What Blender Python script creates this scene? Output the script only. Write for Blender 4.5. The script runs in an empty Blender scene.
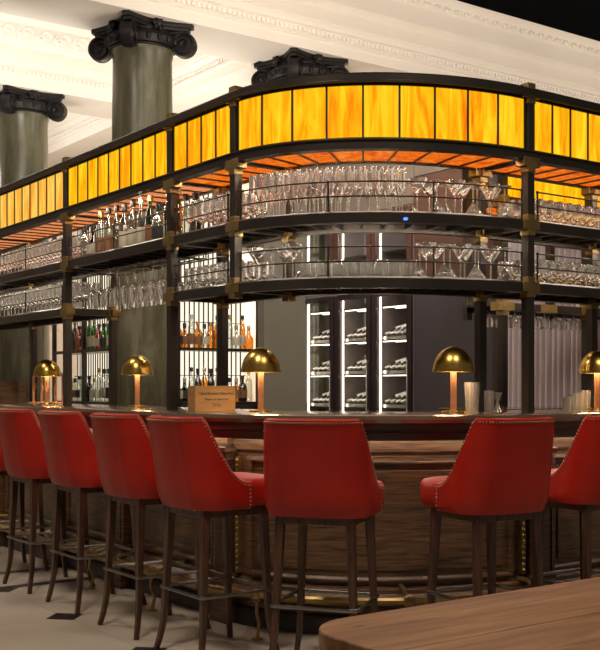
import bpy, bmesh, math, random
from mathutils import Vector, Matrix
random.seed(7)
PI = math.pi
C = bpy.context.scene.collection
R = math.radians

# ------------------------------------------------------------------ materials
def new_mat(name):
    m = bpy.data.materials.new(name); m.use_nodes = True
    nt = m.node_tree; nt.nodes.clear()
    out = nt.nodes.new('ShaderNodeOutputMaterial')
    return m, nt, out
def N(nt, t, **kw):
    n = nt.nodes.new(t)
    for k, v in kw.items():
        if k in n.inputs: n.inputs[k].default_value = v
        else: setattr(n, k, v)
    return n
def L(nt, a, b): nt.links.new(a, b)
def coords(nt, scale, rot=(0, 0, 0)):
    tc = N(nt, 'ShaderNodeTexCoord'); mp = N(nt, 'ShaderNodeMapping')
    mp.inputs['Scale'].default_value = scale; mp.inputs['Rotation'].default_value = rot
    L(nt, tc.outputs['Object'], mp.inputs['Vector']); return mp.outputs['Vector']
def ramp(nt, fac, stops):
    r = N(nt, 'ShaderNodeValToRGB'); e = r.color_ramp.elements
    while len(e) < len(stops): e.new(0.5)
    for i, (p, c) in enumerate(stops): e[i].position = p; e[i].color = (*c, 1)
    L(nt, fac, r.inputs['Fac']); return r.outputs['Color']
def pmat(name, c1, c2=None, scale=(4, 4, 4), rough=.5, metal=0, detail=6, bump=0, bscale=None, coat=0, spec=.5, lo=.3, hi=.7, dist=0):
    m, nt, out = new_mat(name)
    b = N(nt, 'ShaderNodeBsdfPrincipled'); b.inputs['Roughness'].default_value = rough
    b.inputs['Metallic'].default_value = metal; b.inputs['Coat Weight'].default_value = coat
    b.inputs['Coat Roughness'].default_value = .15; b.inputs['Specular IOR Level'].default_value = spec
    c2 = c2 or tuple(x * .75 for x in c1)
    v = coords(nt, scale)
    nz = N(nt, 'ShaderNodeTexNoise', Scale=1.0, Detail=detail, Distortion=dist); L(nt, v, nz.inputs['Vector'])
    L(nt, ramp(nt, nz.outputs['Fac'], [(lo, c2), (hi, c1)]), b.inputs['Base Color'])
    if bump:
        v2 = coords(nt, bscale or scale)
        n2 = N(nt, 'ShaderNodeTexNoise', Scale=1.0, Detail=4); L(nt, v2, n2.inputs['Vector'])
        bp = N(nt, 'ShaderNodeBump', Strength=bump, Distance=.01); L(nt, n2.outputs['Fac'], bp.inputs['Height'])
        L(nt, bp.outputs['Normal'], b.inputs['Normal'])
    L(nt, b.outputs['BSDF'], out.inputs['Surface']); return m
def emat(name, c, s):
    m, nt, out = new_mat(name); e = N(nt, 'ShaderNodeEmission', Color=(*c, 1), Strength=s)
    L(nt, e.outputs[0], out.inputs['Surface']); return m
def alabaster(name, stops, strength, seed):
    m, nt, out = new_mat(name)
    v = coords(nt, (12, 12, 1.5)); mp = N(nt, 'ShaderNodeVectorMath', operation='ADD')
    L(nt, v, mp.inputs[0]); mp.inputs[1].default_value = (seed * 3.1, seed * 1.7, seed)
    n1 = N(nt, 'ShaderNodeTexNoise', Scale=1.3, Detail=7, Distortion=1.2, Roughness=.6); L(nt, mp.outputs[0], n1.inputs['Vector'])
    col = ramp(nt, n1.outputs['Fac'], stops)
    e = N(nt, 'ShaderNodeEmission', Strength=strength); L(nt, col, e.inputs['Color'])
    g = N(nt, 'ShaderNodeBsdfGlossy', Roughness=.15); g.inputs['Color'].default_value = (1, .9, .8, 1)
    mx = N(nt, 'ShaderNodeMixShader', Fac=.04); L(nt, e.outputs[0], mx.inputs[1]); L(nt, g.outputs[0], mx.inputs[2])
    L(nt, mx.outputs[0], out.inputs['Surface']); return m
def glassmat(name, tint=(1, 1, 1), base=.10, edge=.75, rough=.04, power=.45, gcol=(1, 1, 1), diff=0, ior=0):
    m, nt, out = new_mat(name)
    t = N(nt, 'ShaderNodeBsdfRefraction', Color=(*tint, 1), IOR=ior, Roughness=0) if ior else N(nt, 'ShaderNodeBsdfTransparent', Color=(*tint, 1)); g = N(nt, 'ShaderNodeBsdfGlossy', Color=(*gcol, 1), Roughness=rough)
    lw = N(nt, 'ShaderNodeLayerWeight', Blend=power)
    mr = N(nt, 'ShaderNodeMapRange'); mr.inputs['To Min'].default_value = base; mr.inputs['To Max'].default_value = edge
    L(nt, lw.outputs['Facing'], mr.inputs['Value'])
    mx = N(nt, 'ShaderNodeMixShader'); L(nt, mr.outputs[0], mx.inputs['Fac']); L(nt, t.outputs[0], mx.inputs[1]); L(nt, g.outputs[0], mx.inputs[2])
    if diff:
        d = N(nt, 'ShaderNodeBsdfDiffuse'); d.inputs['Color'].default_value = (.9, .88, .85, 1)
        tl = N(nt, 'ShaderNodeBsdfTranslucent'); tl.inputs['Color'].default_value = (.9, .86, .8, 1)
        a = N(nt, 'ShaderNodeMixShader', Fac=.5); L(nt, d.outputs[0], a.inputs[1]); L(nt, tl.outputs[0], a.inputs[2])
        b = N(nt, 'ShaderNodeMixShader', Fac=diff); L(nt, g.outputs[0], b.inputs[1]); L(nt, a.outputs[0], b.inputs[2])
        L(nt, b.outputs[0], mx.inputs[2])
    L(nt, mx.outputs[0], out.inputs['Surface']); return m

M = {}
M['bronze'] = pmat('dark bronze metal', (.085, .070, .058), (.05, .041, .035), (3, 3, 3), rough=.30, metal=.7)
M['brass'] = pmat('aged brass', (.42, .29, .11), (.26, .18, .08), (14, 14, 14), rough=.38, metal=.85)
M['lampbrass'] = pmat('polished brass', (.72, .47, .11), (.46, .28, .06), (60, 60, 3), rough=.27, metal=1)
M['copper'] = pmat('copper', (.85, .42, .22), (.68, .30, .15), (8, 8, 8), rough=.28, metal=.6)
M['steel'] = pmat('brushed steel', (.85, .83, .76), (.65, .63, .58), (30, 30, 5), rough=.25, metal=.75)
M['footsteel'] = pmat('dull steel', (.32, .3, .29), (.2, .19, .18), (10, 10, 10), rough=.3, metal=1)
M['leather'] = pmat('red leather', (.46, .015, .005), (.29, .007, .003), (4, 4, 4), rough=.42, bump=.12, bscale=(90, 90, 90), coat=.06, spec=.38)
M['stud'] = pmat('antique nailheads', (.48, .28, .16), None, (9, 9, 9), rough=.3, metal=1)
M['legwood'] = pmat('dark walnut', (.11, .042, .019), (.026, .012, .008), (60, 60, 5), rough=.38, coat=.2, bump=.2)
M['oak'] = pmat('dark stained oak', (.17, .085, .038), (.022, .012, .008), (3.5, 3.5, 55), rough=.36, detail=9, bump=.25, coat=.25, dist=1.6)
M['oakdark'] = pmat('very dark oak moulding', (.035, .022, .017), (.018, .011, .009), (8, 8, 8), rough=.42, coat=.1)
M['counter'] = pmat('polished counter', (.30, .19, .13), (.16, .10, .07), (3, 3, 3), rough=.14, metal=.55, coat=.5)
M['darkwall'] = pmat('plum grey panel', (.055, .045, .055), (.045, .037, .045), (2, 2, 2), rough=.6)
M['brownwall'] = pmat('brown veneer', (.09, .04, .024), (.055, .025, .016), (3, 3, 20), rough=.5)
M['plaster'] = pmat('ivory plaster', (.80, .74, .66), (.76, .70, .62), (1.5, 1.5, 1.5), rough=.7)
M['plasterwhite'] = pmat('white plaster', (.86, .83, .78), (.83, .80, .74), (1.5, 1.5, 1.5), rough=.65)
M['marblewall'] = pmat('cream marble', (.74, .64, .53), (.52, .45, .37), (.8, .8, .5), rough=.35, detail=10, lo=.34, hi=.46, dist=2)
M['shadeceil'] = pmat('ceiling with painted shade', (.006, .006, .007), None, rough=.9, spec=0)  # shade over the front bay, put into the ceiling colour
M['capital'] = pmat('blackened bronze capital', (.012, .009, .009), (.007, .006, .006), (9, 9, 9), rough=.5, spec=.3)
M['pier'] = pmat('grey stone', (.20, .18, .14), (.13, .12, .095), (1.2, 1.2, .35), rough=.5, detail=9)
M['linen'] = pmat('silver grey curtain', (.55, .48, .50), (.45, .39, .40), (20, 20, 2), rough=.45, spec=.5)
M['cratewood'] = pmat('pine crate', (.50, .27, .10), (.36, .18, .065), (4, 4, 30), rough=.6)
M['oldcrate'] = pmat('old crate boards', (.22, .11, .04), (.10, .05, .02), (3, 3, 40), rough=.7)
M['ink'] = pmat('dark print', (.05, .025, .015), None, rough=.8)
M['backlit'] = emat('backlit panel', (1.0, .88, .68), 1.3)
M['led'] = emat('warm led strip', (1.0, .86, .66), 5.5)
M['ledbar'] = emat('under counter led', (1.0, .80, .62), 24)
M['addedled'] = emat('added light for glasses', (1, .86, .68), 60)
M['bulb'] = emat('lamp bulb', (1.0, .76, .44), 42)
M['blueled'] = emat('blue indicator', (.05, .12, 1), 4)
M['tallow'] = emat('downlight', (1, .88, .7), 12)
M['winein'] = pmat('cabinet interior', (.20, .17, .17), None, rough=.3, spec=.6)
M['wineframe'] = pmat('cabinet frame', (.035, .022, .026), None, rough=.3, metal=.3)
M['reddish'] = pmat('mahogany cabinet', (.09, .035, .025), (.06, .022, .018), (5, 5, 30), rough=.3, coat=.3)
M['glass'] = glassmat('clear glass', base=.07, edge=1.0, gcol=(1, .97, .92), rough=.05, power=.32, diff=.50, ior=1.3)
M['pane'] = glassmat('door pane', base=.015, edge=.12, rough=.01)
M['label'] = pmat('cream paper label', (.55, .49, .38), None, rough=.7)
M['labelred'] = pmat('brown paper label', (.24, .11, .05), None, rough=.7)
M['labeldark'] = pmat('black paper label', (.03, .03, .03), None, rough=.6)
M['foil'] = pmat('silver foil', (.75, .73, .7), None, rough=.3, metal=.8)
M['capblack'] = pmat('black cap', (.02, .02, .02), None, rough=.4)
M['g_amber'] = glassmat('amber whisky', (.78, .46, .14), .08, .6)
M['g_green'] = glassmat('green bottle', (.12, .32, .06), .08, .6)
M['g_dark'] = glassmat('dark bottle', (.05, .03, .02), .10, .7)
M['g_clear'] = glassmat('clear spirit', (.85, .88, .84), .14, .7)
M['g_red'] = glassmat('red bottle', (.62, .12, .05), .08, .6)
M['g_yellow'] = glassmat('yellow bottle', (.9, .7, .1), .08, .6)
M['whitelabel'] = pmat('white paper label', (.9, .88, .85), None, rough=.5)
M['winelie'] = pmat('wine bottle glass', (.02, .025, .015), None, rough=.12, coat=.5)
for k in range(4):
    M['ala%d' % k] = alabaster('alabaster %d' % k, [(.22, (.80, .10, 0)), (.37, (1, .30, .002)), (.50, (1, .50, .004)), (.66, (1, .70, .02))], 1.1, k)
    M['pale%d' % k] = alabaster('pale alabaster %d' % k, [(.28, (.85, .24, .03)), (.42, (1, .42, .04)), (.56, (1, .60, .09)), (.75, (1, .76, .22))], 1.05, k + 5)
    M['sof%d' % k] = alabaster('amber soffit %d' % k, [(.30, (.62, .06, .004)), (.45, (.85, .14, .008)), (.65, (1, .26, .02))], .95, k + 9)
    M['sofp%d' % k] = alabaster('pale amber soffit %d' % k, [(.30, (.7, .13, .03)), (.45, (.9, .26, .08)), (.65, (1, .42, .18))], .85, k + 13)

# column shaft: green grey veined stone
def shaftmat():
    m, nt, out = new_mat('green grey marble')
    b = N(nt, 'ShaderNodeBsdfPrincipled', Roughness=.32); v = coords(nt, (5, 5, .7))
    n1 = N(nt, 'ShaderNodeTexNoise', Scale=1.2, Detail=10, Distortion=1.5, Roughness=.7); L(nt, v, n1.inputs['Vector'])
    L(nt, ramp(nt, n1.outputs['Fac'], [(.3, (.035, .033, .018)), (.46, (.075, .07, .04)), (.6, (.12, .112, .066)), (.8, (.20, .185, .12))]), b.inputs['Base Color'])
    L(nt, b.outputs[0], out.inputs['Surface']); return m
M['shaft'] = shaftmat()
# floor: stone tiles, black diamond insets, black stripes
def floormat():
    m, nt, out = new_mat('stone tiles with black insets')
    b = N(nt, 'ShaderNodeBsdfPrincipled', Roughness=.42)
    tc = N(nt, 'ShaderNodeTexCoord'); sx = N(nt, 'ShaderNodeSeparateXYZ'); L(nt, tc.outputs['Object'], sx.inputs[0])
    def mth(op, a, b_=None, c=None):
        n = N(nt, 'ShaderNodeMath', operation=op)
        for i, q in enumerate((a, b_, c)):
            if q is None: continue
            if isinstance(q, (int, float)): n.inputs[i].default_value = q
            else: L(nt, q, n.inputs[i])
        return n.outputs[0]
    S = .95
    def cell(o, off): # signed distance to nearest lattice line
        t = mth('SUBTRACT', o, off); t = mth('DIVIDE', t, S); t = mth('ADD', t, .5); t = mth('FRACT', t); t = mth('SUBTRACT', t, .5)
        return mth('ABSOLUTE', mth('MULTIPLY', t, S))
    ax = cell(sx.outputs[0], 2.39); ay = cell(sx.outputs[1], 5.50)
    diamond = mth('LESS_THAN', mth('ADD', ax, ay), .112)
    seam = mth('LESS_THAN', mth('MINIMUM', ax, ay), .003)
    st = None
    for y0 in (6.50, 7.02):
        q = mth('MULTIPLY', mth('LESS_THAN', mth('ABSOLUTE', mth('SUBTRACT', sx.outputs[1], y0)), .045), mth('GREATER_THAN', sx.outputs[0], 2.3))
        st = q if st is None else mth('MAXIMUM', st, q)
    q = mth('MULTIPLY', mth('GREATER_THAN', sx.outputs[0], 1.6), mth('LESS_THAN', sx.outputs[0], 3.02))
    st = mth('MULTIPLY', st, q)
    black = mth('MAXIMUM', diamond, st)
    nz = N(nt, 'ShaderNodeTexNoise', Scale=2.2, Detail=7); L(nt, tc.outputs['Object'], nz.inputs['Vector'])
    col = ramp(nt, nz.outputs['Fac'], [(.3, (.36, .305, .235)), (.7, (.50, .43, .345))])
    m1 = N(nt, 'ShaderNodeMix', data_type='RGBA'); L(nt, seam, m1.inputs[0]); L(nt, col, m1.inputs[6]); m1.inputs[7].default_value = (.3, .25, .18, 1)
    m2 = N(nt, 'ShaderNodeMix', data_type='RGBA'); L(nt, black, m2.inputs[0]); L(nt, m1.outputs[2], m2.inputs[6]); m2.inputs[7].default_value = (.012, .011, .012, 1)
    L(nt, m2.outputs[2], b.inputs['Base Color']); L(nt, b.outputs[0], out.inputs['Surface']); return m
M['floor'] = floormat()
# foreground table planks: seams across Y, grain along X
def tablemat():
    m, nt, out = new_mat('worn oak planks')
    b = N(nt, 'ShaderNodeBsdfPrincipled', Roughness=.5); b.inputs['Specular IOR Level'].default_value = .35
    v = coords(nt, (1.6, 16, 16))
    n1 = N(nt, 'ShaderNodeTexNoise', Scale=1.5, Detail=9, Distortion=1.0); L(nt, v, n1.inputs['Vector'])
    col = ramp(nt, n1.outputs['Fac'], [(.3, (.14, .055, .018)), (.5, (.235, .105, .038)), (.75, (.36, .18, .075))])
    v2 = coords(nt, (5, 22, 5)); n2 = N(nt, 'ShaderNodeTexNoise', Scale=1.0, Detail=4); L(nt, v2, n2.inputs['Vector'])
    k = ramp(nt, n2.outputs['Fac'], [(.70, (1, 1, 1)), (.76, (.3, .25, .2))])
    mx = N(nt, 'ShaderNodeMix', data_type='RGBA', blend_type='MULTIPLY'); mx.inputs[0].default_value = 1; L(nt, col, mx.inputs[6]); L(nt, k, mx.inputs[7])
    L(nt, mx.outputs[2], b.inputs['Base Color']); L(nt, b.outputs[0], out.inputs['Surface']); return m
M['table'] = tablemat()

# ------------------------------------------------------------------ mesh helpers
class MB:
    def __init__(s): s.v = []; s.f = []
    def add(s, vs, fs):
        o = len(s.v); s.v += [tuple(x) for x in vs]; s.f += [tuple(i + o for i in f) for f in fs]; return s
    def box(s, x0, x1, y0, y1, z0, z1, mat=None, bev=0):
        vs = [Vector(p) for p in ((x0, y0, z0), (x1, y0, z0), (x1, y1, z0), (x0, y1, z0), (x0, y0, z1), (x1, y0, z1), (x1, y1, z1), (x0, y1, z1))]
        if mat: vs = [mat @ v for v in vs]
        return s.add(vs, [(0, 3, 2, 1), (4, 5, 6, 7), (0, 1, 5, 4), (1, 2, 6, 5), (2, 3, 7, 6), (3, 0, 4, 7)])
    def tube(s, pts, r, n=8, cap=True, closed=False, sq=False):
        pts = [Vector(p) for p in pts]; m = len(pts); vs = []; rs = r if isinstance(r, (list, tuple)) else [r] * m
        ref = None
        for i, p in enumerate(pts):
            a = pts[(i - 1) % m] if (closed or i > 0) else p; b = pts[(i + 1) % m] if (closed or i < m - 1) else p
            t = (b - a).normalized()
            if ref is None:
                ref = Vector((0, 0, 1)) if abs(t.z) < .9 else Vector((1, 0, 0))
            u = (ref - t * ref.dot(t)).normalized(); w = t.cross(u); ref = u
            for k in range(n):
                a_ = 2 * PI * k / n + (PI / n if sq else 0)
                vs.append(p + (u * math.cos(a_) + w * math.sin(a_)) * rs[i])
        fs = []
        for i in range(m if closed else m - 1):
            for k in range(n):
                j = (i + 1) % m
                fs.append((i * n + k, i * n + (k + 1) % n, j * n + (k + 1) % n, j * n + k))
        if cap and not closed:
            fs.append(tuple(range(n))[::-1]); fs.append(tuple((m - 1) * n + k for k in range(n)))
        return s.add(vs, fs)
    def lathe(s, prof, n=24, at=(0, 0, 0), mat=None):
        vs = []; fs = []
        for (r, z) in prof:
            for k in range(n):
                a = 2 * PI * k / n; vs.append(Vector((r * math.cos(a), r * math.sin(a), z)) )
        vs = [(mat @ v if mat else v) + Vector(at) for v in vs]
        for i in range(len(prof) - 1):
            for k in range(n):
                fs.append((i * n + k, i * n + (k + 1) % n, (i + 1) * n + (k + 1) % n, (i + 1) * n + k))
        return s.add(vs, fs)
    def ico(s, c, sc, n=8, mm=None):
        pr = [(math.sin(PI * i / 6) , -math.cos(PI * i / 6)) for i in range(7)]
        pr[0] = (.001, -1); pr[-1] = (.001, 1)
        m = Matrix.Diagonal((*sc, 1)) if mm is None else mm @ Matrix.Diagonal((*sc, 1))
        return s.lathe(pr, n, c, m)
    def extrude(s, prof, p0, p1, out, up=Vector((0, 0, 1))):
        """closed profile (o,z) swept from p0 to p1; out = outward direction"""
        p0 = Vector(p0); p1 = Vector(p1); out = Vector(out); n = len(prof)
        vs = [p + out * o + up * z for p in (p0, p1) for (o, z) in prof]
        fs = [(i, (i + 1) % n, n + (i + 1) % n, n + i) for i in range(n)] + [tuple(range(n))[::-1], tuple(range(n, 2 * n))]
        return s.add(vs, fs)

def build(name, mb, mat, parent=None, smooth=35, bevel=0, sub=0):
    me = bpy.data.meshes.new(name); me.from_pydata(mb.v, [], mb.f); me.validate()
    bm = bmesh.new(); bm.from_mesh(me); bmesh.ops.remove_doubles(bm, verts=bm.verts, dist=1e-6)
    bmesh.ops.recalc_face_normals(bm, faces=bm.faces); bm.to_mesh(me); bm.free()
    me.materials.append(mat if not isinstance(mat, str) else M[mat])
    for p in me.polygons: p.use_smooth = bool(smooth)
    if smooth: me.set_sharp_from_angle(angle=R(smooth))
    o = bpy.data.objects.new(name, me); C.objects.link(o)
    if parent: o.parent = parent
    if bevel:
        b = o.modifiers.new('bevel', 'BEVEL'); b.width = bevel; b.segments = 2; b.limit_method = 'ANGLE'
    if sub:
        b = o.modifiers.new('sub', 'SUBSURF'); b.levels = sub; b.render_levels = sub
    return o
def tag(o, label=None, cat=None, group=None, kind=None):
    if label: o['label'] = label
    if cat: o['category'] = cat
    if group: o['group'] = group
    if kind: o['kind'] = kind
    return o
def empty(name, loc=(0, 0, 0), rz=0, **kw):
    o = bpy.data.objects.new(name, None); o.empty_display_size = .05; C.objects.link(o); o.location = loc; o.rotation_euler = (0, 0, rz)
    return tag(o, **kw)
def local(o, root):   # rebase a world-built part under a root that is not at the origin
    o.parent = root; o.matrix_parent_inverse = Matrix.Identity(4)
    inv = Matrix.Translation(Vector(root.location)) @ Matrix.Rotation(root.rotation_euler.z, 4, 'Z')
    o.data.transform(inv.inverted()); return o
def copy_tree(o, parent=None):
    c = o.copy(); C.objects.link(c); c.parent = parent
    for ch in KIDS.get(o.name, []): copy_tree(ch, c)
    return c
KIDS = {}
def reg(root, *kids): KIDS[root.name] = list(kids); return root
def struct(name, mb, mat, **kw):
    return tag(build(name, mb, mat, **kw), kind='structure')

# ------------------------------------------------------------------ ring path (post line of the gantry)
EA, EB, CX, CY = 1.227, .958, 4.338, 4.907
_tab = [(0, 0)]
_n = 400
for i in range(_n):
    p0 = PI / 2 * i / _n; p1 = PI / 2 * (i + 1) / _n
    _tab.append((_tab[-1][0] + math.hypot(EA * (math.cos(p1) - math.cos(p0)), EB * (math.sin(p1) - math.sin(p0))), p1))
SE = _tab[-1][0]
def phi_of(s):
    lo, hi = 0, _n
    while hi - lo > 1:
        m = (lo + hi) // 2
        if _tab[m][0] <= s: lo = m
        else: hi = m
    t = (s - _tab[lo][0]) / (_tab[hi][0] - _tab[lo][0]); return _tab[lo][1] + t * (_tab[hi][1] - _tab[lo][1])
def ring(s, off=0, z=0):
    if s <= 0: x, y, nx, ny = 3.111, CY - s, 1, 0
    elif s >= SE: x, y, nx, ny = CX + s - SE, 3.949, 0, 1
    else:
        p = phi_of(s); x = CX - EA * math.cos(p); y = CY - EB * math.sin(p)
        nx, ny = math.cos(p) / EA, math.sin(p) / EB; l = math.hypot(nx, ny); nx /= l; ny /= l
    return Vector((x + nx * off, y + ny * off, z))
def ring_dir(s):
    d = ring(s, 1) - ring(s, 0); return math.atan2(d.y, d.x)     # inward angle
def samples(s0, s1, step=.06):
    ss = {s0, s1}
    a, b = max(s0, 0), min(s1, SE)
    if b > a:
        n = max(1, int((b - a) / step) + 1)
        for i in range(n + 1): ss.add(a + (b - a) * i / n)
    return sorted(ss)
def rsweep(mb, prof, s0, s1, step=.06):
    ss = samples(s0, s1, step); n = len(prof); vs = []
    for s in ss:
        for (o, z) in prof: vs.append(ring(s, o, z))
    fs = []
    for i in range(len(ss) - 1):
        for k in range(n): fs.append((i * n + k, i * n + (k + 1) % n, (i + 1) * n + (k + 1) % n, (i + 1) * n + k))
    fs.append(tuple(range(n))); fs.append(tuple((len(ss) - 1) * n + k for k in range(n))[::-1])
    return mb.add(vs, fs)
def rbox(mb, s0, s1, o0, o1, z0, z1, step=.06): return rsweep(mb, [(o0, z0), (o1, z0), (o1, z1), (o0, z1)], s0, s1, step)

SL, SR = -5.2, SE + 2.9          # ends of the modelled ring
D = .35                           # depth front posts to rear posts
ZC = 1.11                         # counter top height
H1, H2, HC0, HC1, HT = 1.775, 2.104, 2.437, 2.50, 2.83   # lower shelf, upper shelf, canopy bottom, glass bottom, canopy top

# ------------------------------------------------------------------ camera
cam = bpy.data.cameras.new('camera'); co = bpy.data.objects.new('camera', cam); C.objects.link(co)
co.location = (0, 0, 1.25); co.rotation_euler = (R(90), 0, R(54.23 - 90))
cam.sensor_fit = 'HORIZONTAL'; cam.sensor_width = 36; cam.lens = 64.8; cam.shift_y = 61 / 600; cam.clip_end = 100
bpy.context.scene.camera = co

# ------------------------------------------------------------------ setting
struct('floor', MB().box(-3, 18, -2.5, 22, -.05, 0), 'floor', smooth=0)
struct('ceiling', MB().box(-3, 18, 9.3, 22, 5.86, 5.95), 'plasterwhite', smooth=0)
struct('ceiling', MB().box(-3, 18, -2.5, 9.138, 5.74, 5.95), 'shadeceil', smooth=0)
struct('wall_right', MB().box(17, 17.2, -2.5, 22, 0, 5.86), 'marblewall', smooth=0)
struct('wall_back', MB().box(-3, 17, 19.5, 19.7, 0, 5.86), 'marblewall', smooth=0)

ZB = 4.90
PROF = [(0, ZB), (0, 5.02), (.02, 5.03), (.02, 5.06), (0, 5.07), (0, 5.14), (.03, 5.15), (.05, 5.19), (.05, 5.22), (.07, 5.23), (.07, 5.36),
        (.09, 5.38), (.13, 5.41), (.15, 5.42), (.15, 5.62), (.17, 5.64), (.24, 5.70), (.30, 5.79), (.31, 5.86)]
def beam(name, p0, p1, out, depth):
    mb = MB(); prof = PROF + [(-depth - o, z) for (o, z) in reversed(PROF)]
    mb.extrude(prof, p0, p1, out); return struct(name, mb, 'plaster', smooth=25)
beam('trim_1', (-3, 9.45, 0), (17, 9.45, 0), (0, -1, 0), .82)
beam('trim_2', (-3, 12.68, 0), (6.75, 12.68, 0), (0, -1, 0), .82)
beam('trim_3', (6.72, 10.1, 0), (6.72, 19.5, 0), (-1, 0, 0), .82)
# ornament bands: scrolled leaves and dentils in relief
def ornament(name, origin, along, out, n, pitch, z0, offs, h):
    mb = MB(); along = Vector(along); out = Vector(out)
    for i in range(n):
        c = Vector(origin) + along * (i * pitch) + out * offs; c.z = z0
        pts = []
        for k in range(11):
            a = k / 10 * 4.6; r = h * .42 * (1 - k / 14)
            pts.append(c + along * (r * math.cos(a)) + Vector((0, 0, r * math.sin(a))))
        mb.tube(pts, [h * .09] * 8 + [h * .13] * 3, 6)
        for a in (-50, -10, 30, 70):
            d = along * math.cos(R(a)) + Vector((0, 0, math.sin(R(a))))
            q = c + along * (pitch * .45) + Vector((0, 0, -h * .25))
            mb.tube([q, q + d * h * .35, q + d * h * .62], [h * .09, h * .10, h * .02], 6)
    return struct(name, mb, 'plasterwhite')
ornament('trim_4', (1.6, 12.68, 0), (1, 0, 0), (0, -1, 0), 22, .24, 5.52, .155, .17)
ornament('trim_5', (6.72, 10.4, 0), (0, 1, 0), (-1, 0, 0), 26, .24, 5.52, .155, .17)
ornament('trim_6', (5.0, 9.45, 0), (1, 0, 0), (0, -1, 0), 70, .16, 5.67, .215, .09)
def dentils(name, origin, along, out, n, pitch, z0, z1, offs):
    mb = MB(); along = Vector(along); out = Vector(out)
    for i in range(n):
        p = Vector(origin) + along * (i * pitch)
        mb.extrude([(offs, z0), (offs + .02, z0), (offs + .02, z1), (offs, z1)], p, p + along * pitch * .6, out)
    return struct(name, mb, 'plasterwhite', smooth=0)
dentils('trim_7', (1.6, 12.68, 0), (1, 0, 0), (0, -1, 0), 85, .06, 5.06, 5.10, .0)
dentils('trim_8', (4.2, 9.45, 0), (1, 0, 0), (0, -1, 0), 140, .06, 5.08, 5.12, .0)
dentils('trim_9', (6.72, 10.4, 0), (0, 1, 0), (-1, 0, 0), 120, .06, 5.08, 5.12, .0)

# ------------------------------------------------------------------ columns with ionic capitals
def column(x, y, label):
    t = empty('stone_column', (x, y, 0), label=label, cat='column', group='ionic columns of the hall')
    sh = MB(); prof = [(.40, 0), (.40, .12), (.36, .16), (.37, .2), (.335, .26), (.33, .3)] + [(.33 - .03 * (k / 12) ** 1.5, .3 + 4.27 * k / 12) for k in range(1, 13)] + [(.315, 4.60), (.315, 4.66), (.30, 4.68), (.30, 4.70)]
    sh.lathe(prof, 56); s = build('shaft', sh, 'shaft', t)
    cp = MB(); n = 0.40
    # concave abacus, two steps
    def ab(hw, dip, z0, z1):
        pl = []
        cs = [(-1, -1), (1, -1), (1, 1), (-1, 1)]
        for i in range(4):
            a = Vector(cs[i]) * hw; b = Vector(cs[(i + 1) % 4]) * hw; mid = (a + b) / 2
            inn = -mid.normalized()
            cutd = (b - a).normalized() * .045
            for k in range(13):
                u = k / 12; p = (a + cutd) * (1 - u) + (b - cutd) * u + inn * dip * math.sin(PI * u)
                pl.append(p)
        m = len(pl)
        cp.add([(p.x, p.y, z) for z in (z0, z1) for p in pl], [(i, (i + 1) % m, m + (i + 1) % m, m + i) for i in range(m)] + [tuple(range(m))[::-1], tuple(range(m, 2 * m))])
    ab(.40, .09, 4.855, 4.90); ab(.375, .085, 4.825, 4.858)
    cp.lathe([(.28, 4.66), (.34, 4.67), (.36, 4.70), (.37, 4.74), (.35, 4.78), (.31, 4.80), (.31, 4.84), (.1, 4.84)], 40)
    cp.lathe([(.30, 4.635), (.325, 4.645), (.325, 4.66), (.30, 4.67)], 40)
    for k in range(20):
        a = 2 * PI * k / 20; cp.ico((.365 * math.cos(a), .365 * math.sin(a), 4.72), (.026, .026, .042))
    for q in range(4):
        a = PI / 4 + q * PI / 2; d = Vector((math.cos(a), math.sin(a), 0)); w = Vector((-math.sin(a), math.cos(a), 0)); cc = d * .44 + Vector((0, 0, 4.695))
        m = Matrix((( w.x, 0, d.x, 0), (w.y, 0, d.y, 0), (0, 1, 0, 0), (0, 0, 0, 1)))
        m = Matrix.Identity(4); m.col[0] = (*d, 0); m.col[1] = (0, 0, 1, 0); m.col[2] = (*w, 0)
        cp.lathe([(.001, -.05), (.03, -.062), (.035, -.045), (.09, -.035), (.105, -.055), (.122, -.055), (.128, 0), (.122, .055), (.105, .055), (.09, .035), (.035, .045), (.03, .062), (.001, .05)], 28, cc, m)
        for sg in (-1, 1):
            pts = [cc + w * sg * .052 + d * (r_ * math.cos(th)) + Vector((0, 0, r_ * math.sin(th))) for th, r_ in [(PI / 2 - k * .42, .118 - .0038 * k) for k in range(24)]]
            cp.tube(pts, .011, 6)
            # band from the volute back over the bell
            e = [cc + w * sg * .045 + Vector((0, 0, .118)), cc + w * sg * .05 - d * .12 + Vector((0, 0, .115)), d * .20 + w * sg * .1 + Vector((0, 0, 4.80))]
            cp.tube(e, .018, 6)
        f = Vector((math.cos(q * PI / 2), math.sin(q * PI / 2), 0))   # flower in the middle of each side
        cp.ico(f * .335 + Vector((0, 0, 4.855)), (.05, .05, .045))
        for k in range(6):
            tt = Vector((-f.y, f.x, 0)); cp.ico(f * .345 + tt * .05 * math.cos(k) + Vector((0, 0, 4.85 + .04 * math.sin(k))), (.024, .024, .024), 6)
    build('capital', cp, 'capital', t)
    return t
CXA, CYB = 5.13, 9.866
column(CXA, CYB, 'nearest green-grey marble column, its black ionic capital highest in the photo')
column(CXA, 13.086, 'green-grey marble column with black ionic capital at the far left end of the bar')
column(7.12, CYB, 'marble column whose black ionic capital peeks over the curved amber canopy')

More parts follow.
